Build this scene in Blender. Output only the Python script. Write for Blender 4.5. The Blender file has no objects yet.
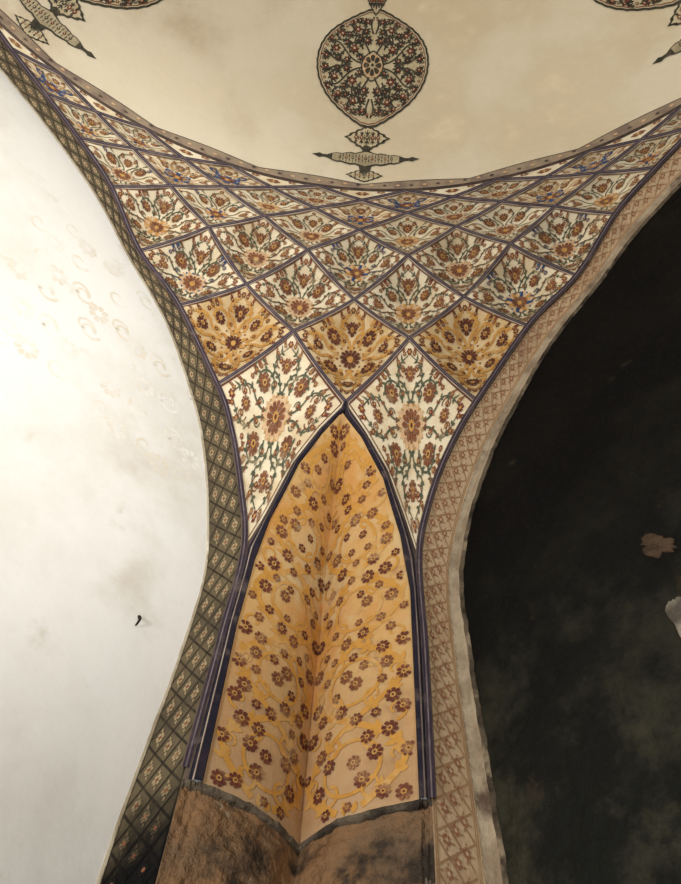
import bpy, math, random
import numpy as np
from mathutils import Vector, Matrix
C = bpy.context.scene.collection
PI = math.pi
S = 4.0; EYE = 1.6
# ---------------------------------------------------------------- camera
F = 750.0; P = math.radians(57.9); RHO = math.radians(6.66)
fw = Vector((0, math.cos(P), math.sin(P))); up0 = Vector((0, -math.sin(P), math.cos(P))); rt0 = Vector((1, 0, 0))
rt = rt0*math.cos(RHO) + up0*math.sin(RHO); up = -rt0*math.sin(RHO) + up0*math.cos(RHO)
cd = bpy.data.cameras.new('camera'); cam = bpy.data.objects.new('camera', cd); C.objects.link(cam)
cam.matrix_world = Matrix(((rt.x, up.x, -fw.x, 0), (rt.y, up.y, -fw.y, 0), (rt.z, up.z, -fw.z, EYE), (0, 0, 0, 1)))
cd.sensor_fit = 'VERTICAL'; cd.sensor_height = 24; cd.lens = 24*F/884; cd.clip_start = 0.02
bpy.context.scene.camera = cam
def ray(px, py):
    return rt*((px-340.5)/F) + up*((442-py)/F) + fw
# ---------------------------------------------------------------- the vault geometry (units of 4 m, eye at the origin)
CX, CY = -.05, -.42
RS, ZC = .895, .396
RD, ZD = .7445, .6555
TH0 = 3.5
def rs(z): return math.sqrt(max(1e-6, RS*RS-(z-ZC)**2)) if z > ZC else RS
def surf(th, z, dr=0):
    a = math.radians(th); r = rs(z)+dr
    return Vector((CX+r*math.sin(a), CY+r*math.cos(a), z))
def cast(px, py):
    d = ray(px, py); lo, hi = 0, 1.6
    for _ in range(50):
        t = (lo+hi)/2; p = d*t
        if math.hypot(p.x-CX, p.y-CY) > rs(p.z): hi = t
        else: lo = t
    p = d*lo
    return math.degrees(math.atan2(p.x-CX, p.y-CY)), p.z
def dome_pt(th, r, dh=0):
    a = math.radians(th)
    n = Vector((r*math.sin(a), r*math.cos(a), math.sqrt(max(0, RD*RD-r*r))))
    n = n*((RD-dh)/RD)
    return Vector((CX, CY, ZD)) + n
def cast_dome(px, py):
    d = ray(px, py); o = Vector((CX, CY, ZD)); b = d.dot(o); dd = d.dot(d)
    t = (b+math.sqrt(b*b-dd*(o.dot(o)-RD*RD)))/dd
    p = d*t
    return math.degrees(math.atan2(p.x-CX, p.y-CY)), math.hypot(p.x-CX, p.y-CY)
def W(p): return Vector((p.x*S, p.y*S, p.z*S+EYE))
INW = Vector((CX, CY+.15, .35))
# ---------------------------------------------------------------- materials
def hexc(r, g, b):
    f = lambda c: (c/255/12.92) if c/255 <= .04045 else ((c/255+.055)/1.055)**2.4
    return (f(r), f(g), f(b), 1)
def mat(name, c1, c2=None, c3=None, scale=6, detail=6, lo=.4, hi=.65, lo3=.6, hi3=.7, scale3=2, rough=.85, bump=.15, bscale=40, c4=None, scale4=5, lo4=.55, hi4=.65, zc=None, zc2=None, z0=0, z1=1, bdist=.02, zfirst=False):
    m = bpy.data.materials.new(name); m.use_nodes = True
    nt = m.node_tree; N = nt.nodes; L = nt.links
    b = N['Principled BSDF']; b.inputs['Roughness'].default_value = rough
    b.inputs['Specular IOR Level'].default_value = .12
    tc = N.new('ShaderNodeNewGeometry')
    def noise(sc, det=detail, rg=.62):
        n = N.new('ShaderNodeTexNoise'); n.inputs['Scale'].default_value = sc; n.inputs['Detail'].default_value = det
        n.inputs['Roughness'].default_value = rg; L.new(tc.outputs['Position'], n.inputs['Vector']); return n
    def ramp(out, a, z):
        r = N.new('ShaderNodeMapRange'); r.inputs['From Min'].default_value = a; r.inputs['From Max'].default_value = z
        r.interpolation_type = 'SMOOTHSTEP'; L.new(out, r.inputs['Value']); return r
    def mix(f, a, z):
        x = N.new('ShaderNodeMix'); x.data_type = 'RGBA'; L.new(f.outputs[0], x.inputs['Factor'])
        for s, i in ((a, 'A'), (z, 'B')):
            sk = [k for k in x.inputs if k.name == i and k.type == 'RGBA'][0]
            if isinstance(s, tuple): sk.default_value = s
            else: L.new(s, sk)
        return [k for k in x.outputs if k.type == 'RGBA'][0]
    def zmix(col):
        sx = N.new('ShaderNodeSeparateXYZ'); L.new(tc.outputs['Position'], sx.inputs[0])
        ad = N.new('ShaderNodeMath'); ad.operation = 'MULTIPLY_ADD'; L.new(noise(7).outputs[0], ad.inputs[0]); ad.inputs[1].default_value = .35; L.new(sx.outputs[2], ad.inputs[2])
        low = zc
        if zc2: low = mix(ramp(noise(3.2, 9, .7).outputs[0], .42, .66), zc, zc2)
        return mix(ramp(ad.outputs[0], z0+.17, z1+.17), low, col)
    col = mix(ramp(noise(scale).outputs[0], lo, hi), c1, c2 or tuple([v*.75 for v in c1[:3]]+[1]))
    if zc and zfirst: col = zmix(col)
    if c3: col = mix(ramp(noise(scale3).outputs[0], lo3, hi3), col, c3)
    if c4: col = mix(ramp(noise(scale4).outputs[0], lo4, hi4), col, c4)
    if zc and not zfirst: col = zmix(col)
    L.new(col, b.inputs['Base Color'])
    if bump:
        bp = N.new('ShaderNodeBump'); bp.inputs['Strength'].default_value = bump; bp.inputs['Distance'].default_value = bdist
        L.new(noise(bscale, 5).outputs[0], bp.inputs['Height']); L.new(bp.outputs[0], b.inputs['Normal'])
    return m
WEAR = hexc(192, 170, 132)
def paint(name, c1, c2, wear=WEAR, lo=.56, hi=.70):
    return mat(name, c1, c2, wear, scale=30, scale3=11, lo3=lo, hi3=hi, bump=0)
M = dict(
 dome=mat('dome_plaster', hexc(222,211,186), hexc(210,193,162), hexc(172,144,112), scale=1.3, scale3=.8, lo3=.50, hi3=.82, bump=.3, bscale=10, c4=hexc(228,212,182), scale4=2.6, lo4=.54, hi4=.75),
 white=mat('white_plaster', hexc(244,242,237), hexc(232,229,221), hexc(216,209,194), scale=1.4, scale3=2.0, lo3=.50, hi3=.80, bump=.2, bscale=5, c4=hexc(208,199,180), scale4=6, lo4=.59, hi4=.85),
 faint=mat('faint_pattern', hexc(228,219,200), hexc(237,231,219), hexc(242,239,232), scale=4, scale3=5, lo3=.42, hi3=.60, bump=0),
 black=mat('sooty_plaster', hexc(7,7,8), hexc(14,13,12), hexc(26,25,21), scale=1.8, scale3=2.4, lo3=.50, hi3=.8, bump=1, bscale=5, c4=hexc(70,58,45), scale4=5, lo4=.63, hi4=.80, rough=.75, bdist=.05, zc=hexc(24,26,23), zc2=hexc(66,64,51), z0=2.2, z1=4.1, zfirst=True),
 ground=mat('cream_paint', hexc(231,218,189), hexc(214,194,158), scale=7, bump=.08),
 tan=mat('tan_paint', hexc(216,192,150), hexc(200,170,122), scale=9, bump=.08),
 green=paint('green_paint', hexc(82,88,72), hexc(102,102,80), lo=.57, hi=.78),
 rust=paint('rust_paint', hexc(138,90,64), hexc(112,70,52), lo=.57, hi=.78),
 ochre=paint('ochre_paint', hexc(196,152,88), hexc(180,132,74), lo=.56, hi=.8),
 gold=paint('gold_paint', hexc(202,150,74), hexc(190,138,66), hexc(204,168,114), lo=.48, hi=.72),
 dark=paint('dark_brown_paint', hexc(88,52,44), hexc(108,64,50), hexc(164,122,86), lo=.56, hi=.76),
 maroon=paint('maroon_paint', hexc(98,54,46), hexc(118,68,52), hexc(180,138,98), lo=.50, hi=.70),
 ink=mat('ink_paint', hexc(58,56,49), hexc(80,74,62), hexc(120,110,90), scale=30, scale3=14, lo3=.58, hi3=.74, bump=0),
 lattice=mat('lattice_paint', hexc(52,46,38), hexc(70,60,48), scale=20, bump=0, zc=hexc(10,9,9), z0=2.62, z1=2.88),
 red=mat('red_paint', hexc(124,64,50), hexc(104,54,44), scale=30, bump=0),
 blue=mat('blue_paint', hexc(62,84,122), hexc(50,68,104), scale=30, bump=0),
 pink=mat('pink_paint', hexc(214,180,140), hexc(204,164,124), scale=30, bump=0),
 terra=paint('terracotta_paint', hexc(186,134,102), hexc(168,118,88), hexc(212,180,144)),
 ribdark=mat('rib_dark', hexc(52,45,56), hexc(68,57,64), hexc(106,92,88), scale=12, scale3=9, lo3=.55, hi3=.75, bump=.05),
 navy=mat('navy_frame', hexc(34,32,44), hexc(48,42,50), hexc(92,80,78), scale=12, scale3=9, lo3=.56, hi3=.72, bump=.05),
 mauve=mat('mauve_rib', hexc(120,108,110), hexc(96,84,88), scale=14, bump=.05),
 plum=mat('plum_rib', hexc(80,68,64), hexc(102,88,78), scale=14, bump=.05),
 line=mat('pale_line', hexc(180,164,146), hexc(134,118,108), scale=10, bump=0),
 niche=mat('niche_ochre', hexc(206,168,112), hexc(202,146,82), hexc(206,178,132), scale=2.6, scale3=3.2, lo3=.50, hi3=.66, bump=.15, c4=hexc(156,118,82), scale4=6, lo4=.55, hi4=.76, zc=hexc(188,156,120), zc2=hexc(170,130,90), z0=2.72, z1=3.6),
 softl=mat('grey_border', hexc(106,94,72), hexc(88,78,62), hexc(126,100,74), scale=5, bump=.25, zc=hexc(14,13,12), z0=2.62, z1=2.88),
 softr=mat('beige_border', hexc(228,200,162), hexc(216,184,146), hexc(196,164,132), scale=6, bump=.25),
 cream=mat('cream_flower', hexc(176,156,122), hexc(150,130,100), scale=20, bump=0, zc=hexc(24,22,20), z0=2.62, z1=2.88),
 medground=mat('medallion_ground', hexc(200,186,154), hexc(182,166,132), scale=12, bump=0),
 cartground=mat('cartouche_ground', hexc(182,168,138), hexc(158,144,116), scale=12, bump=0),
 brown=mat('brown_line', hexc(192,154,116), hexc(174,136,102), hexc(212,184,146), scale=16, scale3=9, bump=0),
 rim=mat('rim_brown', hexc(158,140,118), hexc(128,110,98), scale=10, bump=.15),
 pier=mat('weathered_pier', hexc(146,110,76), hexc(108,90,72), hexc(60,52,45), scale=2.2, scale3=4.5, lo3=.48, hi3=.62, bump=1, bscale=8, c4=hexc(188,174,152), scale4=4.6, lo4=.59, hi4=.66, bdist=.06),
 ledge=mat('ledge_grey', hexc(112,101,86), hexc(52,46,41), scale=9, bump=.8),
 rough=mat('rough_plaster', hexc(184,168,144), hexc(152,134,112), hexc(100,84,70), scale=8, scale3=5, lo3=.52, hi3=.70, bump=.9, bscale=14, bdist=.03),
 sooty=mat('sooty_edge', hexc(104,92,76), hexc(54,47,40), hexc(150,134,112), scale=9, scale3=7, lo3=.54, hi3=.66, bump=.9, bscale=14, bdist=.03),
 stain=mat('stained_lip', hexc(190,178,154), hexc(156,142,118), hexc(220,212,194), scale=6, scale3=4, bump=.5),
 flake=mat('flake_plaster', hexc(84,68,54), hexc(44,37,30), scale=9, bump=.6),
 paleflake=mat('pale_flake_plaster', hexc(150,142,128), hexc(84,78,70), scale=9, bump=.6),
 floor=mat('floor_stone', hexc(150,140,124), hexc(126,116,100), scale=2),
 iron=mat('iron', hexc(50,40,34), scale=20),
)
# ---------------------------------------------------------------- mesh builder
class PB:
    def __init__(s): s.v = []; s.f = []; s.m = []; s.mats = []
    def mi(s, k):
        if k not in s.mats: s.mats.append(k)
        return s.mats.index(k)
    def poly(s, pts, k):
        i = len(s.v); s.v += [W(p) for p in pts]; s.f.append(tuple(range(i, i+len(pts)))); s.m.append(s.mi(k))
    def grid(s, rows, k, kf=None):
        i = len(s.v); n = len(rows[0])
        for r in rows: s.v += [W(p) for p in r]
        for a in range(len(rows)-1):
            for b in range(n-1):
                s.f.append((i+a*n+b, i+a*n+b+1, i+(a+1)*n+b+1, i+(a+1)*n+b)); s.m.append(s.mi(kf(a, b) if kf else k))
    def build(s, name, parent=None, smooth=False):
        base = parent.location if parent else Vector((0, 0, 0))
        me = bpy.data.meshes.new(name); me.from_pydata([tuple(v-base) for v in s.v], [], s.f)
        for k in s.mats: me.materials.append(M[k])
        me.polygons.foreach_set('material_index', s.m)
        if smooth: me.polygons.foreach_set('use_smooth', [True]*len(s.f))
        me.update()
        o = bpy.data.objects.new(name, me); C.objects.link(o)
        if parent: o.parent = parent
        return o
def thing(name, label, cat, loc, group=None):
    o = bpy.data.objects.new(name, None); C.objects.link(o); o.location = loc; o.empty_display_size = .1
    o['label'] = label; o['category'] = cat
    if group: o['group'] = group
    return o
def tag(o, label, cat, group=None):
    o['label'] = label; o['category'] = cat
    if group: o['group'] = group
def struct(o, label=None, cat=None):
    o['kind'] = 'structure'
    if label: o['label'] = label; o['category'] = cat
    return o
def mapper(fn, e=1e-3):
    def f(x, y, h=0):
        p = fn(x, y)
        if not h: return p
        n = (fn(x+e, y)-p).cross(fn(x, y+e)-p)
        if n.length < 1e-12: return p
        n.normalize()
        if n.dot(INW-p) < 0: n = -n
        return p+n*h
    return f
# ---------------------------------------------------------------- 2D ornament: lists of (points, material, layer)
def disc(o, x, y, r, m, l, n=10):
    o.append(([(x+r*math.cos(2*PI*i/n), y+r*math.sin(2*PI*i/n)) for i in range(n)], m, l))
def flower(o, x, y, r, n, mp, mc, rot=0, l=3, mc2=None):
    da = 2*PI/n
    for i in range(n):
        a = rot+i*da
        o.append(([(x+q*r*math.cos(a+w*da), y+q*r*math.sin(a+w*da)) for q, w in ((.22, 0), (.62, -.44), (.92, -.34), (1, 0), (.92, .34), (.62, .44))], mp, l))
    disc(o, x, y, r*.36, mc, l+1, 8)
    if mc2: disc(o, x, y, r*.17, mc2, l+2, 6)
def ribbon(o, pts, w, m, l=1, taper=1.0):
    n = len(pts); L = []; R = []
    for i, (x, y) in enumerate(pts):
        a = pts[max(0, i-1)]; b = pts[min(n-1, i+1)]
        dx, dy = b[0]-a[0], b[1]-a[1]; d = math.hypot(dx, dy) or 1
        ww = w*(1+(taper-1)*i/(n-1))*.5
        L.append((x-dy/d*ww, y+dx/d*ww)); R.append((x+dy/d*ww, y-dx/d*ww))
    for i in range(n-1): o.append(([L[i], L[i+1], R[i+1], R[i]], m, l))
def leaf(o, x, y, a, ln, w, m, l=2):
    ca, sa = math.cos(a), math.sin(a)
    o.append(([(x+u*ln*ca-v*w*sa, y+u*ln*sa+v*w*ca) for u, v in ((0, 0), (.35, -.5), (.75, -.32), (1, 0), (.75, .32), (.35, .5))], m, l))
def bez(a, b, c, d, n=10):
    r = []
    for i in range(n+1):
        t = i/n; q = 1-t
        r.append(tuple(q**3*a[k]+3*q*q*t*b[k]+3*q*t*t*c[k]+t**3*d[k] for k in (0, 1)))
    return r
def scroll(x, y, r, a0, turn, n=18, e=.72):
    return [(x+r*(1-e*i/n)*math.cos(a0+turn*2*PI*i/n), y+r*(1-e*i/n)*math.sin(a0+turn*2*PI*i/n)) for i in range(n+1)]
def leaves_on(o, rg, pts, m, ln, step=2, l=2):
    for i in range(1, len(pts)-1, step):
        x, y = pts[i]; dx, dy = pts[i+1][0]-x, pts[i+1][1]-y; a = math.atan2(dy, dx)
        for sg in (-1, 1):
            leaf(o, x, y, a+sg*rg.uniform(.6, 1.0), ln*rg.uniform(.8, 1.2), ln*.55, m, l)
def kite_motif(kind, rg, big=False, row=0):
    o = []
    fine = row < 3
    k = .92 if big else 1.02
    vine, vw, fm, fc, f2 = {'white': ('green', .026, 'rust', 'ochre', 'dark'), 'gold': ('ochre', .052, 'dark', 'ochre', 'rust'),
                            'blue': ('ochre', .036, 'rust', 'ochre', 'pink')}[kind]
    if big: vw = .025
    lm = 'green' if kind != 'gold' else 'gold'
    side = 'rust' if kind != 'gold' else 'gold'
    blue = kind == 'white' and not big and rg.random() < (.35 if row < 2 else .7)
    alt = (rg.random() < .5) and not big
    lk = 1.1 if big else .95
    ks, ka = (.78, 1.15) if alt else (1.05, .98)
    if kind == 'white':      # a peach wash behind the rosette
        for i in range(12):
            a = 2*PI*i/12; leaf(o, .10*math.cos(a), .10*math.sin(a), a, .19*k, .10, 'pink', 1)
    # central rosette in a ring of beads, with four scrolls, four lobes and sprays towards the corners
    flower(o, 0, 0, (.16 if alt else .20)*k, 12, fm, fc, 0, 5, f2)
    for i in range(12):
        a = 2*PI*(i+.5)/12; disc(o, .25*k*math.cos(a), .25*k*math.sin(a), .019, 'blue' if blue else ('ochre' if kind == 'white' else f2), 3, 6)
    if alt:
        for i in range(8):
            leaf(o, .1*math.cos(i*PI/4+PI/8), .1*math.sin(i*PI/4+PI/8), i*PI/4+PI/8, .18, .08, 'blue' if blue and i % 2 else 'ochre', 3)
    if kind == 'blue': flower(o, 0, 0, .34, 6, 'blue', 'ochre', PI/6, 2)
    seed = rg.randint(0, 10**6)
    for sx, sy in [(-1, -1), (-1, 1), (1, -1), (1, 1)]:
        r2 = random.Random(seed+(sy > 0))
        T = lambda pts: [(sx*x, sy*y) for x, y in pts]
        sp = scroll(.34, .31, .20, PI*1.12, -.95, 22, .8); ribbon(o, T(sp), vw, vine, 1, .7)
        st = bez((.02, .2), (.02, .32), (.08, .46), (.2, .48)); ribbon(o, T(st), vw, vine)
        s2 = bez((.22, .04), (.34, .02), (.46, .1), (.5, .18)); ribbon(o, T(s2), vw, vine)
        s3 = bez((.2, .48), (.26, .6), (.16, .72), (.03, .80)); ribbon(o, T(s3), vw*.8, vine, 1, .6)
        s4 = bez((.5, .18), (.62, .26), (.72, .16), (.82, .03)); ribbon(o, T(s4), vw*.8, vine, 1, .6)
        s7 = bez((.34, .52), (.44, .56), (.54, .46), (.52, .34)); ribbon(o, T(s7), vw*.7, vine, 1, .8)
        if fine:
            s5 = scroll(.125, .62, .085, -PI/2, .9, 12); ribbon(o, T(s5), vw*.7, side, 1, .6)
            s6 = scroll(.64, .115, .085, PI, -.9, 12); ribbon(o, T(s6), vw*.7, side, 1, .6)
            s8 = scroll(.14, .34, .075, -PI/2, .8, 10); ribbon(o, T(s8), vw*.7, vine, 1, .6)
            s9 = scroll(.36, .10, .065, PI, -.8, 10); ribbon(o, T(s9), vw*.7, vine, 1, .6)
        flower(o, sx*.34, sy*.31, .12*k*ks, 10, 'blue' if kind == 'blue' and row > 4 else fm, fc, r2.random(), 4, f2)
        tmp = []
        leaves_on(tmp, r2, sp, lm, .06*lk, 3 if fine else 5); leaves_on(tmp, r2, s3, lm, .055*lk, 3 if fine else 5)
        if fine:
            leaves_on(tmp, r2, s2, side, .05*lk, 4); leaves_on(tmp, r2, st, lm, .055*lk, 3)
            leaves_on(tmp, r2, s4, lm, .05*lk, 3); leaves_on(tmp, r2, s7, side, .045*lk, 4)
        o += [(T(p), m, l) for p, m, l in tmp]
        buds = ((.09, .82), (.82, .08), (.51, .40), (.14, .34), (.36, .10), (.125, .62), (.64, .115), (.44, .47), (.56, .31), (.20, .70), (.71, .19)) if fine else ((.51, .40), (.16, .66), (.68, .14))
        for bx, by in buds:
            if bx+by < .95: flower(o, sx*bx, sy*by, (.036 if fine else .05)*k, 6, 'blue' if blue and .3 < bx < .6 else (fm if r2.random() < .6 else 'red'), fc, r2.random()*3, 3)
    for x, y, r in ((.60, 0, .09), (-.60, 0, .09), (0, .58, .11), (0, -.58, .11)):
        flower(o, x, y, r*k*ka, 10, fm, fc, 0, 4, f2)
    for x, y in ((.84, 0), (-.84, 0), (0, .85), (0, -.85)):
        flower(o, x, y, .05, 6, 'red' if kind == 'white' else fm, 'ochre', 0, 3)
    q = .955
    cs = [(0, -q), (q, 0), (0, q), (-q, 0)]
    for i in range(4):
        a, c = cs[i], cs[(i+1) % 4]
        ribbon(o, [(a[0]+(c[0]-a[0])*j/10, a[1]+(c[1]-a[1])*j/10) for j in range(11)], .014, 'dark', 1)
    return o
# ---------------------------------------------------------------- net nodes
ZK = [.733, .820, .868, .924, .954, .974, .988, .9995]
def node(k, j): return (TH0+j, ZK[k])       # j = angle offset in degrees
def lerp2(a, b, t): return (a[0]+(b[0]-a[0])*t, a[1]+(b[1]-a[1])*t)
def cr(pts, n=8):
    out = []
    for i in range(len(pts)-1):
        p0 = pts[max(0, i-1)]; p1 = pts[i]; p2 = pts[i+1]; p3 = pts[min(len(pts)-1, i+2)]
        for q in range(n):
            t = q/n
            out.append(tuple(.5*(2*b+(c-a)*t+(2*a-5*b+4*c-d)*t*t+(3*b-a-3*c+d)*t**3) for a, b, c, d in zip(p0, p1, p2, p3)))
    out.append(pts[-1]); return out
def side_lists(sg):
    if sg < 0:
        low = [cast(180, 790), cast(222, 634), cast(244, 548), cast(241, 490), cast(232, 432)]
        inner = [cast(*p) for p in ((202, 786), (237, 625), (255, 560), (270, 520), (299, 464), (322, 434), (342, 412))]
        outer = [cast(*p) for p in ((263, 518), (293, 462), (320, 428))]
    else:
        low = [cast(432, 800), cast(425, 650), cast(419, 560), cast(427, 510), cast(446, 456)]
        inner = [cast(*p) for p in ((419, 797), (414, 680), (410, 590), (400, 535), (383, 478), (362, 438), (342, 412))]
        outer = [cast(*p) for p in ((406, 520), (388, 470), (366, 432))]
    B = [(low[0][0], -.4), (low[0][0], .0), (low[0][0], .2)]+low+[node(k, sg*(10+5*k)) for k in range(8)]
    Bd = cr(B, 8)
    outl = [b for b in Bd if b[1] <= low[2][1]+1e-6]+outer+[node(0, 0)]
    return Bd, inner, outl, low[2]
BL, INL, OUL, TIPL = side_lists(-1)
BR, INR, OUR, TIPR = side_lists(1)
def by_z(lst, z):
    return float(np.interp(z, [p[1] for p in lst], [p[0] for p in lst]))
# ---------------------------------------------------------------- vault: panels and ribs
vault = thing('pendentive_vault', 'corner vault spreading up to the dome, covered in a net of painted floral kite panels', 'vault', W(surf(TH0, ZK[0])))
def polyf(pts):
    ps = [surf(*p) for p in pts]
    d = [0]
    for i in range(1, len(ps)): d.append(d[-1]+(ps[i]-ps[i-1]).length)
    d = [x/d[-1] for x in d]; ar = [[p[k] for p in ps] for k in range(3)]
    return lambda t: Vector([float(np.interp(t, d, a)) for a in ar])
def seg(a, b): return polyf([lerp2(a, b, i/6) for i in range(7)])
def panel(c0, c1, d0, d1, kind, rg, name, depth, big=False, label=None, row=0):
    P00, P10, P01, P11 = c0(0), c0(1), d0(1), c1(1)
    cen = (P00+P10+P01+P11)/4; out = Vector((cen.x-CX, cen.y-CY, cen.z-ZC)).normalized()
    def fn(s, t):
        s = min(max(s, 0), 1); t = min(max(t, 0), 1)
        p = c0(s)*(1-t)+c1(s)*t+d0(t)*(1-s)+d1(t)*s-(P00*(1-s)*(1-t)+P10*s*(1-t)+P01*(1-s)*t+P11*s*t)
        # each cell is a hollow with a soft vertical fold from its lower to its upper corner
        x = s-t; g = 16*s*(1-s)*t*(1-t)
        e = min(1, 5*s*(1-s))*min(1, 5*t*(1-t))
        return p+out*(depth*(g*.30+.80*e*max(0, 1-math.sqrt(x*x+.0008)*1.15)))
    mp = mapper(lambda x, y: fn((x+y+1)/2, (y-x+1)/2))
    pb = PB(); n = 24
    pb.grid([[fn(a/n, b/n) for a in range(n+1)] for b in range(n+1)], 'tan' if kind == 'gold' else 'ground')
    sc = .95
    for pts, m, l in kite_motif(kind, rg, big, row):
        pb.poly([mp(x*sc if abs(x)+abs(y) < .93 else x, y*sc if abs(x)+abs(y) < .93 else y, .0008+.00022*l) for x, y in pts], m)
    o = pb.build(name, vault)
    if label: o['label'] = label
    return o
rg = random.Random(4)
for k in range(0, 6):
    for i in range(k+3):
        j = -10-5*k+10*i
        b, r, l, t = node(k, j), node(k+1, j+5), node(k+1, j-5), node(k+2, j)
        kind = 'gold' if k == 0 else ('blue' if k in (4, ) and i % 2 == 1 else 'white')
        if k == 5: kind = 'blue' if i % 2 == 0 else 'white'
        panel(seg(b, r), seg(l, t), seg(b, l), seg(r, t), kind, rg, 'kite_panel', (.030, .031, .028, .020, .014, .010)[k],
              label={'gold': 'kite panel with a tan and gold ground', 'blue': 'kite panel with a blue and ochre flower'}.get(kind), row=k)
for i in range(9):
    j = -40+10*i
    b, r, l = node(6, j), node(7, j+5), node(7, j-5)
    pb = PB(); rows = []
    for q in range(7):
        f = q/6
        a, c = lerp2(b, l, f), lerp2(b, r, f)
        rows.append([surf(*lerp2(a, c, e/8)) for e in range(9)])
    pb.grid(rows, 'ground')
    fo = []
    flower(fo, 0, .62, .16, 6, 'rust', 'ochre', 0, 3); flower(fo, .42, .8, .1, 5, 'rust', 'pink', 0, 3); flower(fo, -.42, .8, .1, 5, 'rust', 'pink', 0, 3)
    mpf = mapper(lambda x, y: surf(b[0]+5*x, b[1]+(ZK[7]-b[1])*y))
    for pts, m, l_ in fo: pb.poly([mpf(x, y, .001) for x, y in pts], m)
    pb.build('rim_panel', vault)
# big lower kites
for Bx, Ox, tip, sg in ((BL, OUL, TIPL, -1), (BR, OUR, TIPR, 1)):
    n0 = node(0, 10*sg); t0 = node(0, 0); n1 = node(1, 5*sg)
    bc = [tip]+[p for p in Bx if tip[1]+.004 < p[1] < n0[1]-.004]+[n0]
    oc = [tip]+[p for p in Ox if tip[1]+.004 < p[1] < t0[1]-.001]+[t0]
    if sg < 0: panel(polyf(oc), seg(n0, n1), polyf(bc), seg(t0, n1), 'white', random.Random(7), 'spandrel_panel', .008, True)
    else: panel(polyf(bc), seg(t0, n1), polyf(oc), seg(n0, n1), 'white', random.Random(7), 'spandrel_panel', .008, True)
def rib(thz, w=.0027, h=.0017, name='rib', cols=('line', 'ribdark', 'mauve', 'ribdark', 'line'), parent=None):
    pts = [surf(*p) for p in thz]; pb = PB(); rows = []
    for i, p in enumerate(pts):
        tg = (pts[min(i+1, len(pts)-1)]-pts[max(i-1, 0)]).normalized()
        n = Vector((CX-p.x, CY-p.y, ZC-p.z)).normalized()
        la = tg.cross(n).normalized()
        rows.append([p-la*w-n*.0012]+[p+la*w*q+n*h*e for q, e in ((-.98, .7), (-.70, 1), (-.16, 1.1), (.16, 1.1), (.70, 1), (.98, .7))]+[p+la*w-n*.0012])
    cc = (cols[0],)+tuple(cols)+(cols[4],)
    pb.grid(rows, None, lambda a, b: cc[b])
    return pb.build(name, parent or vault)
def dense(nodes, n=6):
    out = []
    for a, b in zip(nodes[:-1], nodes[1:]): out += [lerp2(a, b, i/n) for i in range(n)]
    return out+[nodes[-1]]
for sg in (1, -1):
    starts = [(0, -10*sg), (0, 0)]+[(k, -sg*(10+5*k)) for k in range(1, 7)]
    for k0, j0 in starts:
        rib(dense([node(k, j0+sg*5*(k-k0)) for k in range(k0, 8)]))
for Bx in (BL, BR): rib([p for p in Bx if p[1] > .3], w=.0034, h=.0022, name='edge_rib', cols=('plum', 'ribdark', 'mauve', 'ribdark', 'plum'))
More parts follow.
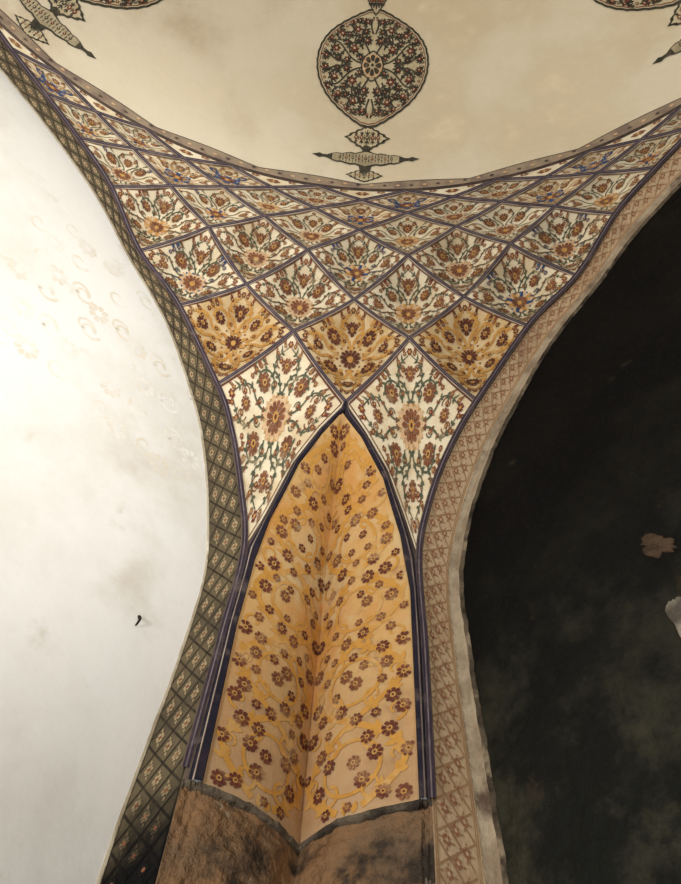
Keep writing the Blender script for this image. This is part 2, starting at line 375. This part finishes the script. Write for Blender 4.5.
# ---------------------------------------------------------------- corner niche
ZB, ZT = .303, INL[-1][1]
niche = thing('corner_niche', 'tall pointed V-shaped corner niche painted ochre with dark rosettes', 'niche', W(surf(TH0, ZB)))
def nL(z): return surf(by_z(INL, z), z)
def nR(z): return surf(by_z(INR, z), z)
def nC(z):
    a, b = nL(z), nR(z); m = (a+b)/2; hw = (b-a).length/2
    o = Vector((m.x-CX-.10, m.y-CY, 0)).normalized()
    return m+o*hw*(.92)
def cusp(E, q, z):
    # one half of the niche: a gently bellied sheet running into the sharp fold at the back
    a, c = nC(z), E(z); d = c-a
    n = Vector((CX, CY, 0))-Vector((a.x, a.y, 0)); n.normalize()
    perp = (n-d.normalized()*n.dot(d.normalized())).normalized()
    return a+d*q+perp*(d.length*.11*math.sin(PI*q)*(1-.35*q))
for sg, E in ((-1, nL), (1, nR)):
    def hw(z, E=E):
        zz = min(max(z, ZB), ZT); return (E(zz)-nC(zz)).length
    def fn(x, z, E=E):
        zz = min(max(z, ZB), ZT); d = (E(zz)-nC(zz)).length
        if d < 1e-5: return E(zz)
        return cusp(E, min(1, max(0, x/d)), zz)
    mp = mapper(fn, 5e-4)
    pb = PB(); nz = 80
    rows = []
    for i in range(nz+1):
        z = ZB+(ZT-1e-5-ZB)*i/nz
        rows.append([cusp(E, q/16, z) for q in range(17)])
    pb.grid(rows, 'niche')
    o = []
    r3 = random.Random(11)
    z = ZB+.011; row = 0
    while z < ZT-.012:
        h0 = hw(z)-.0145
        n_ = max(1, round(h0/.0215)) if h0 > 0 else 1
        if h0 < .004: xs = [hw(z)*.5]
        else: xs = [.008+h0*(q+(.5 if row % 2 else 0))/n_ for q in range(n_+(0 if row % 2 else 1))]
        for qi, x in enumerate(xs):
            jx, jz = r3.uniform(-.0042, .0042), r3.uniform(-.0040, .0040)
            f = r3.random(); bigf = r3.random() < .5
            r = r3.uniform(.0060, .0072) if bigf else r3.uniform(.0040, .0050)
            x1 = min(max(.0062, x+jx), hw(z)-.0058)
            if f < .92: flower(o, x1, z+jz, r, 8 if bigf else 6, 'maroon' if f < .65 else 'rust', 'ochre', r3.random(), 5, 'dark')
        z += .0168; row += 1
    # broad looping bands, an inner oval in each loop, and small scrolls between the flowers
    for ph in (0, PI):
        pts = []
        for i in range(201):
            zz = ZB+(ZT-.012-ZB)*i/200
            pts.append((max(0.001, hw(zz)*(.5+.42*math.sin(ph+(zz-ZB)/.078*PI))), zz))
        ribbon(o, pts, .0054, 'gold', 1)
        leaves_on(o, r3, pts, 'gold', .010, 6, 1)
    for c in range(6):
        zc_ = ZB+.039+c*.078
        if zc_ > ZT-.05: break
        pts = []
        for i in range(33):
            a = 2*PI*i/32; zz = zc_+.022*math.sin(a)
            pts.append((hw(zz)*(.5+.24*math.cos(a)), zz))
        ribbon(o, pts, .0032, 'gold', 2)
    zz = ZB+.02; row = 0
    while zz < ZT-.035:
        for xx in ((.14, .86) if row % 2 else (.32, .68)):
            rr = min(.010, hw(zz)*.15)
            sc_ = scroll(hw(zz)*xx, zz, rr, PI/2 if xx < .5 else -PI/2, .9 if row % 2 else -.9, 14); ribbon(o, sc_, .0030, 'gold', 2, .5)
        zz += .0195; row += 1
    pb2 = [(pts, m, l) for pts, m, l in o if all(-1e-4 <= x <= hw(zz)*.99 and zz > ZB+.002 for x, zz in pts)]
    for pts, m, l in pb2: pb.poly([mp(max(x, 0), zz, .0004+.00012*l) for x, zz in pts], m)
    pb.build('side_panel', niche)
for lst_in, lst_out in ((INL, OUL), (INR, OUR)):
    pb = PB(); rows = []
    z1 = ZK[0]-.001
    for i in range(81):
        z = ZB+(z1-ZB)*i/80
        ti = by_z(lst_in, z) if z < ZT else TH0; to = by_z(lst_out, z)
        if abs(ti-to) < .2: to = ti+(.2 if lst_in is INR else -.2)
        rows.append([surf(ti+(to-ti)*q, z, h) for q, h in ((0, .008), (0.02, -.003), (.40, -.0035), (.44, -.0045), (.52, -.0035), (.72, -.002), (1, 0))])
    cc = ('navy', 'navy', 'mauve', 'line', 'navy', 'plum')
    pb.grid(rows, None, lambda a, b: cc[b])
    pb.build('frame', niche)
# ledge along the foot of the niche
plan = [surf(BL[0][0], ZB), nL(ZB), nC(ZB), nR(ZB), surf(BR[0][0], ZB)]
plan_d = []
for qq in range(14): plan_d.append(plan[0]+(plan[1]-plan[0])*qq/14)
for qq in range(20): plan_d.append(cusp(nL, 1-qq/20, ZB))
for qq in range(21): plan_d.append(cusp(nR, qq/20, ZB))
for qq in range(1, 15): plan_d.append(plan[3]+(plan[4]-plan[3])*qq/14)
inn = Vector((math.sin(math.radians(TH0)), math.cos(math.radians(TH0)), 0))*-1
r6 = random.Random(2)
jit = [r6.uniform(-.0007, .0007)*(2.4 if r6.random() < .2 else 1) for _ in plan_d]
pb = PB(); rows = []
for dz, off, jk in ((.0010, -.006, 0), (.0010, .0004, .5), (.0003, .0016, 1), (-.0022, .0016, 1), (-.0034, .0002, 1.3), (-.0042, -.004, 1)):
    rows.append([p+Vector((0, 0, dz+jit[i]*jk))+inn*(off+jit[(i*7) % len(jit)]*jk) for i, p in enumerate(plan_d)])
pb.grid(rows, 'ledge'); pb.build('ledge', niche)
# pier below the niche: flatter than the niche above it, with a softened, crumbling fold
pb = PB(); rows = []
npd = len(plan_d)
for i in range(141):
    f = (i/140)**1.5; z = ZB-.002-(ZB+.4)*f
    fl_ = .38*min(1, f*10)
    row = []
    for q, p in enumerate(plan_d):
        ch = plan[0]+(plan[4]-plan[0])*(q/(npd-1)); edge = min(1, min(q, npd-1-q)/6)
        w_ = p+inn*max(0, (ch-p).dot(inn))*fl_
        bumpy = math.sin(q*.7+i*.31)*math.sin(q*.23-i*.17)+.6*math.sin(q*1.7-i*.6)*math.sin(q*.9+i*.83)
        row.append(Vector((w_.x, w_.y, z))+inn*(-.0030+.0020*bumpy)*edge)
    rows.append(row)
pb.grid(rows, 'pier'); struct(pb.build('wall_corner', smooth=True), 'weathered brown plaster corner pier under the painted niche', 'wall')
# ---------------------------------------------------------------- side arches
PLp, DL = Vector((-.08, .475, 0)), Vector((.724, .690, 0)); NLv = Vector((-.690, .724, 0))
PRp, DR = Vector((.094, .453, 0)), Vector((-.641, .768, 0)); NRv = Vector((.768, .641, 0))
UPL, UPR = .025, .034
def Dz(z, up_=.034): return float(np.interp(z, [-.4, .3, .55, .8, 1.1], [.070, .062, .042, up_, up_]))
def wall_ray(px, py, p0, nv, upd):
    d = ray(px, py); lo, hi = 0, 3
    for _ in range(50):
        t = (lo+hi)/2; p = d*t; q = p-p0
        if Vector((q.x, q.y, 0)).dot(nv) > Dz(p.z, upd): hi = t
        else: lo = t
    return d*lo
def arch_side(Bx, p0, d, nv, upd):
    near = [surf(*b) for b in Bx]
    sc = (Vector((CX, CY, 0))-p0).dot(d)
    def wall_pt(p):
        q = p-p0; return p+nv*(Dz(p.z, upd)-Vector((q.x, q.y, 0)).dot(nv))
    mir = []
    for p in near:
        q = p-p0; s = Vector((q.x, q.y, 0)).dot(d); mir.append(p+d*2*(sc-s))
    full = near+[m for m in reversed(mir)]
    return full, [wall_pt(p) for p in full], sc, len(near)
def soffit(full, back):
    L = [0]
    for a, b in zip(full[:-1], full[1:]): L.append(L[-1]+(b-a).length)
    A = [[p[k] for p in full] for k in range(3)]; Bk = [[p[k] for p in back] for k in range(3)]
    def fn(s, l):
        l = min(max(l, 0), L[-1])
        a = Vector([float(np.interp(l, L, A[k])) for k in range(3)]); b = Vector([float(np.interp(l, L, Bk[k])) for k in range(3)])
        return a+(b-a)*s
    return fn, L[-1]
def wall_mesh(p0, d, nv, s0, s1, upd, matk, name):
    pb = PB(); rows = []
    for i in range(61):
        z = -.4+1.44*i/60
        rows.append([p0+d*(s0+(s1-s0)*j/40)+nv*Dz(z, upd)+Vector((0, 0, z)) for j in range(41)])
    pb.grid(rows, matk)
    if matk == 'white':      # the ghost of a worn-off painted pattern
        c = wall_ray(105, 350, p0, nv, upd); q = c-p0; sc0 = Vector((q.x, q.y, 0)).dot(d)
        r9 = random.Random(8); o = []
        for a in range(-2, 3):
            for b in range(-2, 4):
                x = sc0+a*.055+(.027 if b % 2 else 0); z = c.z+b*.040
                if r9.random() < .7: flower(o, x, z, .013, 8, 'faint', 'white', r9.random(), 2)
                for u in (-1, 1):
                    if r9.random() < .6: ribbon(o, scroll(x+u*.024, z+.008, .013, 0, .9*u, 14), .004, 'faint', 1, .6)
        def wf(x, z):
            return p0+d*x+nv*Dz(z, upd)+Vector((0, 0, z))
        for pts, m, l in o: pb.poly([wf(x, z)-nv*(.00008+.00004*l) for x, z in pts], m)
    return pb.build(name, smooth=True)
for side in ('left', 'right'):
    if side == 'left': Bx, p0, d, nv, upd = BL, PLp, DL, NLv, UPL
    else: Bx, p0, d, nv, upd = BR, PRp, DR, NRv, UPR
    full, back, sc, nn = arch_side(Bx, p0, d, nv, upd)
    fn, LT = soffit(full, back)
    lab = ('dim grey-brown arch border with a lattice of pale flowers, beside the white wall' if side == 'left' else
           'beige arch border with brown lattice and crumbling edge, beside the black wall')
    root = thing('arch_border', lab, 'arch border', W(full[24]))
    pb = PB(); N = 260
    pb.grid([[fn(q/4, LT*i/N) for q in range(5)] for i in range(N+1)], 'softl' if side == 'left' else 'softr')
    mp = mapper(fn, 1e-3)
    per = .054 if side == 'left' else .044; W0 = .052
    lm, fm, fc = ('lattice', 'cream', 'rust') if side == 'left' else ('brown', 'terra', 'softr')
    fl = []
    nk = int(LT/per*2)+2
    smax = .92 if side == 'left' else .70
    for kq in range(-2, nk+1):
        for sgn in (1, -1):
            pts = []
            for q in range(25):
                s = .04+smax*q/24
                l = per*((kq/2)-sgn*s)
                if 0 < l < LT: pts.append((s*W0, l))
            if len(pts) > 2:
                tt = []; ribbon(tt, pts, .0017 if side == 'left' else .0015, lm, 1)
                fl += [([(min(.985, max(.015, x/W0)), y) for x, y in q], m, l_) for q, m, l_ in tt]
    i = 0
    l = 0.0
    while l < LT:
        # flowers sit in the lattice cells: s + l/per and s - l/per odd multiples of a quarter
        offs = (.5,) if i % 2 == 0 else (.25, .75)
        offs = ((.0, .5, 1.0) if i % 2 else (.25, .75)) if side == 'left' else ((.215, .565) if i % 2 == 0 else (.39,))
        for s in offs:
            t_ = []
            if side == 'left':
                flower(t_, 0, 0, .0044, 6, fm, fc, 0, 3)
                for u in (PI/2, -PI/2): leaf(t_, 0, .0046*math.sin(u), u, .0036, .0020, 'cream', 2)
            else:
                flower(t_, 0, 0, .0042, 6, fm, fc, PI/4, 3)
                for u in (0, PI/2, PI, 3*PI/2): leaf(t_, .0044*math.cos(u), .0044*math.sin(u), u, .0034, .0017, 'brown', 2)
            for pts, m, l_ in t_:
                q = [(s+x/W0, l+y) for x, y in pts]
                if all(.03 < x < .97 for x, y in q): fl.append((q, m, l_))
        l += per/4; i += 1
    for s in (.015, .962) if side == 'left' else (.015, .05, .76, .80):
        ls2 = [i*LT/400 for i in range(401)]
        for a, b in zip(ls2[:-1], ls2[1:]): fl.append(([(s, a), (s, b), (s+.018, b), (s+.018, a)], lm, 1))
    for pts, m, l in fl: pb.poly([mp(s, l_, .0003+.0001*l) for s, l_ in pts], m)
    pb.build('soffit', root)
    # crumbling plaster lip where the border meets the recessed wall
    pb = PB(); rows = []
    r4 = random.Random(5); ph = [r4.uniform(0, 6) for _ in range(10)]
    for i in range(1001):
        l = LT*i/1000; a = fn(1, l); t = (fn(1, min(LT, l+.003))-fn(1, max(0, l-.003))).normalized()
        lat = t.cross(nv).normalized()
        mid = p0+d*sc+Vector((0, 0, .3))
        if lat.dot(mid-a) < 0: lat = -lat
        w1 = sum(math.sin(l*f+ph[q])/(1+q*.45) for q, f in enumerate((7, 19, 61, 157, 271, 433)))
        w2 = sum(math.sin(l*f+ph[q+2])/(1+q*.7) for q, f in enumerate((33, 97, 230)))
        if side == 'right':
            b0 = fn(.85+.008*w2, l); wv = .0132+.0008*w1; hh = .0026+.0002*w2
        else:
            b0 = fn(.97, l); wv = .0024+.0003*w1; hh = .0006+.0001*w2
        rows.append([b0+lat*.0004, a-nv*.002+lat*hh*.6, a+lat*wv*.40-nv*hh*1.1, a+lat*(wv*.70+.0004*w2)-nv*hh*.9, a+lat*wv*.88-nv*hh*.5, a+lat*wv+nv*.001])
    kk = ('rough', 'rough', 'rough', 'sooty', 'sooty') if side == 'right' else ('stain',)*5
    pb.grid(rows, None, lambda a, b: kk[b]); pb.build('plaster_lip', root, smooth=True)
    send = max((p-p0).dot(d) for p in back)
    s_far = 2*sc-send
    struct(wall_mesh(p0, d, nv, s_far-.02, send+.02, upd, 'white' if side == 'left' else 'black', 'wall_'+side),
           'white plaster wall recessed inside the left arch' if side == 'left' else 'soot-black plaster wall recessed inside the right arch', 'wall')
# ---------------------------------------------------------------- dome, with plain pendentives beyond the side arches
pb = PB(); rows = []
for i in range(41):
    r = .66*(1-i/40)
    rows.append([dome_pt(360*j/120, r) for j in range(121)])
pb.grid(rows, 'dome')
for a0, a1 in ((TH0+45, TH0+180), (TH0-180, TH0-45)):
    rows = []
    for i in range(9):
        row = []
        for j in range(61):
            th = a0+(a1-a0)*j/60
            off = abs(((th-TH0+45) % 90)-45)
            zb = float(np.interp(off, [0, 8, 10, 15, 20, 25, 30, 35, 40, 45], [.5, .6]+ZK))
            row.append(surf(th, zb+(1-zb)*i/8))
        rows.append(row)
    pb.grid(rows, 'dome')
struct(pb.build('ceiling', smooth=True), 'cream plaster dome with brown water stains', 'ceiling')
# rim border
pb = PB(); rw = []
for r, h in ((.661, -.001), (.6605, .003), (.6592, .0033), (.6574, .0030), (.6565, .0026), (.6556, -.0006)):
    rw.append([dome_pt(j, r-(.0034*abs(math.sin(math.radians(j-TH0)*15)) if r < .659 else 0), h) for j in [q/2 for q in range(721)]])
kk = ('plum', 'rim', 'rim', 'plum', 'plum')
pb.grid(rw, None, lambda a, b: kk[a])
for i in range(240):
    th = i*1.5; o = []
    mpf = mapper(lambda x, y: dome_pt(th+math.degrees(x/.65), .6582+y, 0))
    leaf(o, -.003, 0, 0, .006, .0016, 'pink' if i % 2 else 'plum')
    for pts, m, l in o: pb.poly([mpf(x, y, .0042) for x, y in pts], m)
rimo = pb.build('rim_border'); tag(rimo, 'scalloped brown painted border ring around the foot of the dome', 'border')
# ---------------------------------------------------------------- dome medallions
thm, rc = cast_dome(372, 72)
rtop, rbot = cast_dome(375, 9)[1], cast_dome(370, 129)[1]
rcar = cast_dome(366, 160)[1]; rpen = cast_dome(369, 139)[1]; rlow = cast_dome(362, 176)[1]; rfin = cast_dome(376, 0)[1]
THM = thm
HW = .079; HH = (rbot-rtop)/2; RC = (rbot+rtop)/2
med = thing('dome_medallion', 'large pointed oval arabesque medallion on the dome, shown whole above the corner', 'medallion', W(dome_pt(THM, RC)), 'arabesque medallions around the dome')
def dmap(x, y, h):
    r = RC-y
    return dome_pt(THM+math.degrees(x/max(.2, r)), r, h)
def outline(w, h, n=128, lobes=0):
    pts = []
    for i in range(n):
        a = 2*PI*i/n; c, s = math.cos(a), math.sin(a)
        rr = 1+(.006*math.cos(lobes*a) if lobes else 0)
        y = s*(.90+.10*abs(s)**14); x = c*(1-.10*abs(s)**3)
        pts.append((x*w*rr, y*h*rr))
    return pts
def ringpoly(o, w, h, t, m, l, lobes=0):
    a = outline(w, h, 128, lobes); b = outline(w-t, h-t, 128, lobes)
    for i in range(128):
        j = (i+1) % 128; o.append(([a[i], a[j], b[j], b[i]], m, l))
def addp(pb, o):
    for pts, m, l in o: pb.poly([dmap(x, y, .001+.0004*l) for x, y in pts], m)
def fill(pb, ol, m, l, n=8):
    rows = [[dmap(x*(q/n), y*(q/n), .001+.0004*l) for x, y in ol+[ol[0]]] for q in range(n+1)]
    pb.grid(rows, m)
o = []
ringpoly(o, HW, HH, .0026, 'ink', 1, 40); ringpoly(o, HW*.945, HH*.945, .0010, 'red', 1, 40)
flower(o, 0, 0, .0125, 8, 'ink', 'medground', 0, 5, 'ink'); ringpoly(o, .016, .018, .0016, 'ink', 2); disc(o, 0, 0, .014, 'pink', 3, 16)
for sx in (-1, 1):
    for sy in (-1, 1):
        T = lambda pts: [(sx*x*HW, sy*y*HH*.91) for x, y in pts]
        tmp = []
        defs = [(.34, .30, .15, PI, -1), (.30, .66, .13, PI, .9), (.66, .26, .14, PI, .9), (.57, .55, .12, -PI/2, .9), (.12, .46, .10, 0, .9), (.13, .82, .085, -PI/2, .8), (.83, .10, .085, PI, -.9), (.46, .08, .085, 0, -.9), (.42, .78, .075, 0, .8), (.76, .44, .075, PI, .8), (.22, .14, .07, 0, .8), (.48, .40, .07, 0, .8), (.15, .63, .06, 0, .9), (.44, .56, .06, PI, .9), (.62, .09, .05, 0, .9), (.25, .48, .05, 0, -.9), (.62, .70, .05, 0, .9), (.28, .84, .05, 0, .9)]
        for (x, y, r, a0, tn) in defs:
            s_ = scroll(x, y, r, a0, tn, 16); ribbon(tmp, s_, .030, 'ink', 2, .6); leaves_on(tmp, random.Random(int(x*100)), s_, 'ink', .062, 2)
            flower(tmp, x, y, r*.44, 6, 'red', 'medground', 0, 4)
        for a, b, c, dd in (((.1, .1), (.3, .1), (.4, .5), (.3, .55)), ((.05, .2), (.1, .4), (.3, .5), (.16, .72)), ((.2, .04), (.5, .1), (.5, .4), (.7, .4)), ((.5, .05), (.7, .0), (.8, .2), (.86, .2)), ((.02, .6), (.05, .7), (.1, .8), (.02, .93))):
            ribbon(tmp, bez(a, b, c, dd), .028, 'ink', 2)
        for q in range(16):
            a = (q+.5)/16*PI/2; flower(tmp, .89*math.cos(a)*(1-.10*math.sin(a)**3), .88*math.sin(a), .028, 5, 'red' if q % 2 else 'ink', 'medground', 0, 3)
        o += [(T(p), m, l) for p, m, l in tmp if all((x/(1-.10*min(1, abs(y))**3))**2+y*y < .9 for x, y in p)]
pb = PB(); fill(pb, outline(HW*.99, HH*.99, 128, 40), 'medground', 0); addp(pb, o); pb.build('medallion_body', med)
def small(name, rcen, w, h, parts):
    cy = RC-rcen; o = []
    for pts, m, l in parts(w, h): o.append(([(x, cy+y) for x, y in pts], m, l))
    pb = PB(); addp(pb, o); return pb.build(name, med)
def outl(o, pts, m, mf, t=.8, l=1):
    n = len(pts); ins = [(x*t, y*t) for x, y in pts]
    for i in range(n):
        j = (i+1) % n; o.append(([pts[i], pts[j], ins[j], ins[i]], m, l)); o.append(([ins[i], ins[j], (0, 0)], mf, l))
def pend(w, h):
    o = []
    pts = []
    for i in range(64):
        a = 2*PI*i/64; c, s = math.cos(a), math.sin(a)
        pts.append((w*c*(1-.5*abs(s))*(1+.05*math.cos(16*a)), h*s*(1-.15*abs(c))*(1+.05*math.cos(16*a))))
    outl(o, pts, 'ink', 'medground', .84)
    for x in (-.5, -.25, 0, .25, .5):
        flower(o, x*w, 0, h*.22, 6, 'red' if x else 'ink', 'medground', 0, 3)
        for s in (-1, 1):
            leaf(o, x*w, s*h*.18, s*PI/2, h*.5*(1-abs(x)), h*.16, 'ink', 2)
            for u in (-1, 1): leaf(o, x*w, s*h*.2, s*(PI/2+u*.7), h*.45*(1-abs(x)), h*.12, 'ink', 2)
    for x in (-.38, -.12, .12, .38): leaf(o, x*w, -h*.4*(1-abs(x)), PI/2, h*.8*(1-abs(x)), h*.10, 'ink', 2)
    return o
def cart(w, h):
    o = []
    top = [(-1, 0), (-.93, .14), (-.86, .34), (-.80, .18), (-.72, .22), (-.62, .55), (-.52, .72), (-.46, .62), (-.38, .80), (-.28, .95), (-.2, .85), (-.1, 1.1), (0, 1.35), (.1, 1.1), (.2, .85), (.28, .95), (.38, .80), (.46, .62), (.52, .72), (.62, .55), (.72, .22), (.80, .18), (.86, .34), (.93, .14), (1, 0)]
    for i in range(len(top)-1):
        (x0, y0), (x1, y1) = top[i], top[i+1]
        o.append(([(x0*w, y0*h), (x1*w, y1*h), (x1*w, -y1*h), (x0*w, -y0*h)], 'ink', 1))
        if max(abs(x0), abs(x1)) < .63:
            o.append(([(x0*w, y0*h*.80), (x1*w, y1*h*.80), (x1*w, -y1*h*.80), (x0*w, -y0*h*.80)], 'cartground', 2))
    for i in range(9):
        x = -.48*w+i*.12*w; flower(o, x, 0, h*.28, 6, 'red' if i % 2 else 'ink', 'medground', 0, 4)
        for s in (-1, 1):
            if i < 8: leaf(o, x+.06*w, 0, s*PI/2, h*.6, h*.22, 'ink', 3)
            leaf(o, x, s*h*.3, s*PI/2, h*.4, h*.16, 'ink', 3)
    return o
small('pendant', rpen, .030, .0125, pend)
small('cartouche', rcar, .072, .0064, cart)
small('lower_pendant', rlow, .024, .006, pend)
small('finial', rfin, .014, .02, pend)
neck = PB(); o = []
ya, yb = RC-rpen, RC-rlow
ribbon(o, [(0, ya+(yb-ya)*i/8) for i in range(9)], .004, 'ink', 0); disc(o, 0, (RC-rcar+RC-rpen)/2, .006, 'ink', 1); disc(o, 0, (RC-rcar+RC-rlow)/2, .008, 'ink', 1)
addp(neck, o); neck.build('stem', med)
def copy_tree(src, dth, tilt, label):
    c = src.copy(); C.objects.link(c); c['label'] = label
    ctr = W(Vector((CX, CY, ZD))); th = math.radians(THM+dth)
    ax = Vector((math.sin(th), math.cos(th), 0)).cross(Vector((0, 0, 1)))
    R = Matrix.Rotation(math.radians(tilt), 4, ax) @ Matrix.Rotation(-math.radians(dth), 4, 'Z')
    c.location = R @ (src.location-ctr)+ctr; c.rotation_euler = R.to_euler()
    for ch in list(src.children):
        k = ch.copy(); C.objects.link(k); k.parent = c
copy_tree(med, -40, 0, 'dome medallion cut off by the upper left corner of the photo')
copy_tree(med, 41.5, 2.2, 'dome medallion cut off by the upper right corner of the photo')
# ---------------------------------------------------------------- small dark hook in the white wall, flakes of plaster on the black wall
hp = wall_ray(137, 621, PLp, NLv, UPL)
pb = PB(); rows = []
for i in range(9):
    f = i/8; c = hp-NLv*(.004*math.sin(f*PI*.9))+Vector((0, 0, .005-.010*f))
    rr = .0014*(1-.4*f)
    rows.append([c+DL*rr*math.cos(2*PI*q/8)+Vector((0, 0, 1))*rr*math.sin(2*PI*q/8)*.6-NLv*rr*math.sin(2*PI*q/8) for q in range(9)])
pb.grid(rows, 'iron'); hk = pb.build('wall_hook'); tag(hk, 'tiny dark iron hook set in the white wall', 'hook')
def flake(px, py, rx, ry, tilt, matk, label, seed):
    c = wall_ray(px, py, PRp, NRv, UPR); sc = c.length/F*1.1
    rr = random.Random(seed); n = 60; ph = [rr.uniform(0, 6) for _ in range(6)]
    pb = PB(); rows = []
    for f, h in ((0, .0010), (.5, .0012), (.85, .0010), (.97, .0007), (1, -.001)):
        row = []
        for i in range(n+1):
            a = 2*PI*i/n; q = f*(1+.2*math.sin(2*a+ph[0])+.18*math.sin(3*a+ph[1])+.13*math.sin(5*a+ph[2])+.09*math.sin(9*a+ph[3])+.06*math.sin(14*a+ph[4]))
            x, y = rx*q*math.cos(a), ry*q*math.sin(a)
            x, y = x*math.cos(tilt)-y*math.sin(tilt), x*math.sin(tilt)+y*math.cos(tilt)
            row.append(c-DR*x*sc+Vector((0, 0, 1))*y*sc-NRv*h)
        rows.append(row)
    pb.grid(rows, matk); o = pb.build('plaster_flake', smooth=True); tag(o, label, 'plaster flake')
flake(656, 544, 9, 20, .7, 'flake', 'small brown flake of plaster left on the black wall', 1)
flake(682, 615, 9, 50, .05, 'paleflake', 'pale long flake of plaster on the black wall at the right edge', 7)
# ---------------------------------------------------------------- floor
pb = PB(); pb.grid([[Vector((CX-1.1+2.2*i/8, CY-1.1+2.2*j/8, -.4)) for i in range(9)] for j in range(9)], 'floor')
struct(pb.build('floor'))
# ---------------------------------------------------------------- light
w = bpy.data.worlds.new('world'); bpy.context.scene.world = w; w.use_nodes = True
bg = w.node_tree.nodes['Background']; bg.inputs[0].default_value = (1, .98, .95, 1); bg.inputs[1].default_value = .18
def area(loc, tgt, size, e, col=(1, .98, .94), kind='AREA', cone=60):
    l = bpy.data.lights.new('unseen_light', kind); l.energy = e; l.color = col
    if kind == 'AREA': l.size = size
    else: l.spot_size = math.radians(cone); l.spot_blend = 1; l.shadow_soft_size = size
    o = bpy.data.objects.new('unseen_light', l); C.objects.link(o); o.location = loc
    o.rotation_euler = (Vector(tgt)-Vector(loc)).to_track_quat('-Z', 'Y').to_euler()
area((1.8, -3.4, 1.5), (-.6, .9, 3.6), 1.4, 62)
area((-2.8, -2.3, 1.1), (.4, 1.5, 4.4), .8, 160)
wp = W(wall_ray(-10, 260, PLp, NLv, UPL))
area((1.5, -3.0, 2.0), wp, .5, 900, col=(1, .99, .965), kind='SPOT', cone=44)  # unseen spot added only to brighten the white left wall
try: bpy.context.scene.view_settings.view_transform = 'Standard'
except Exception: pass
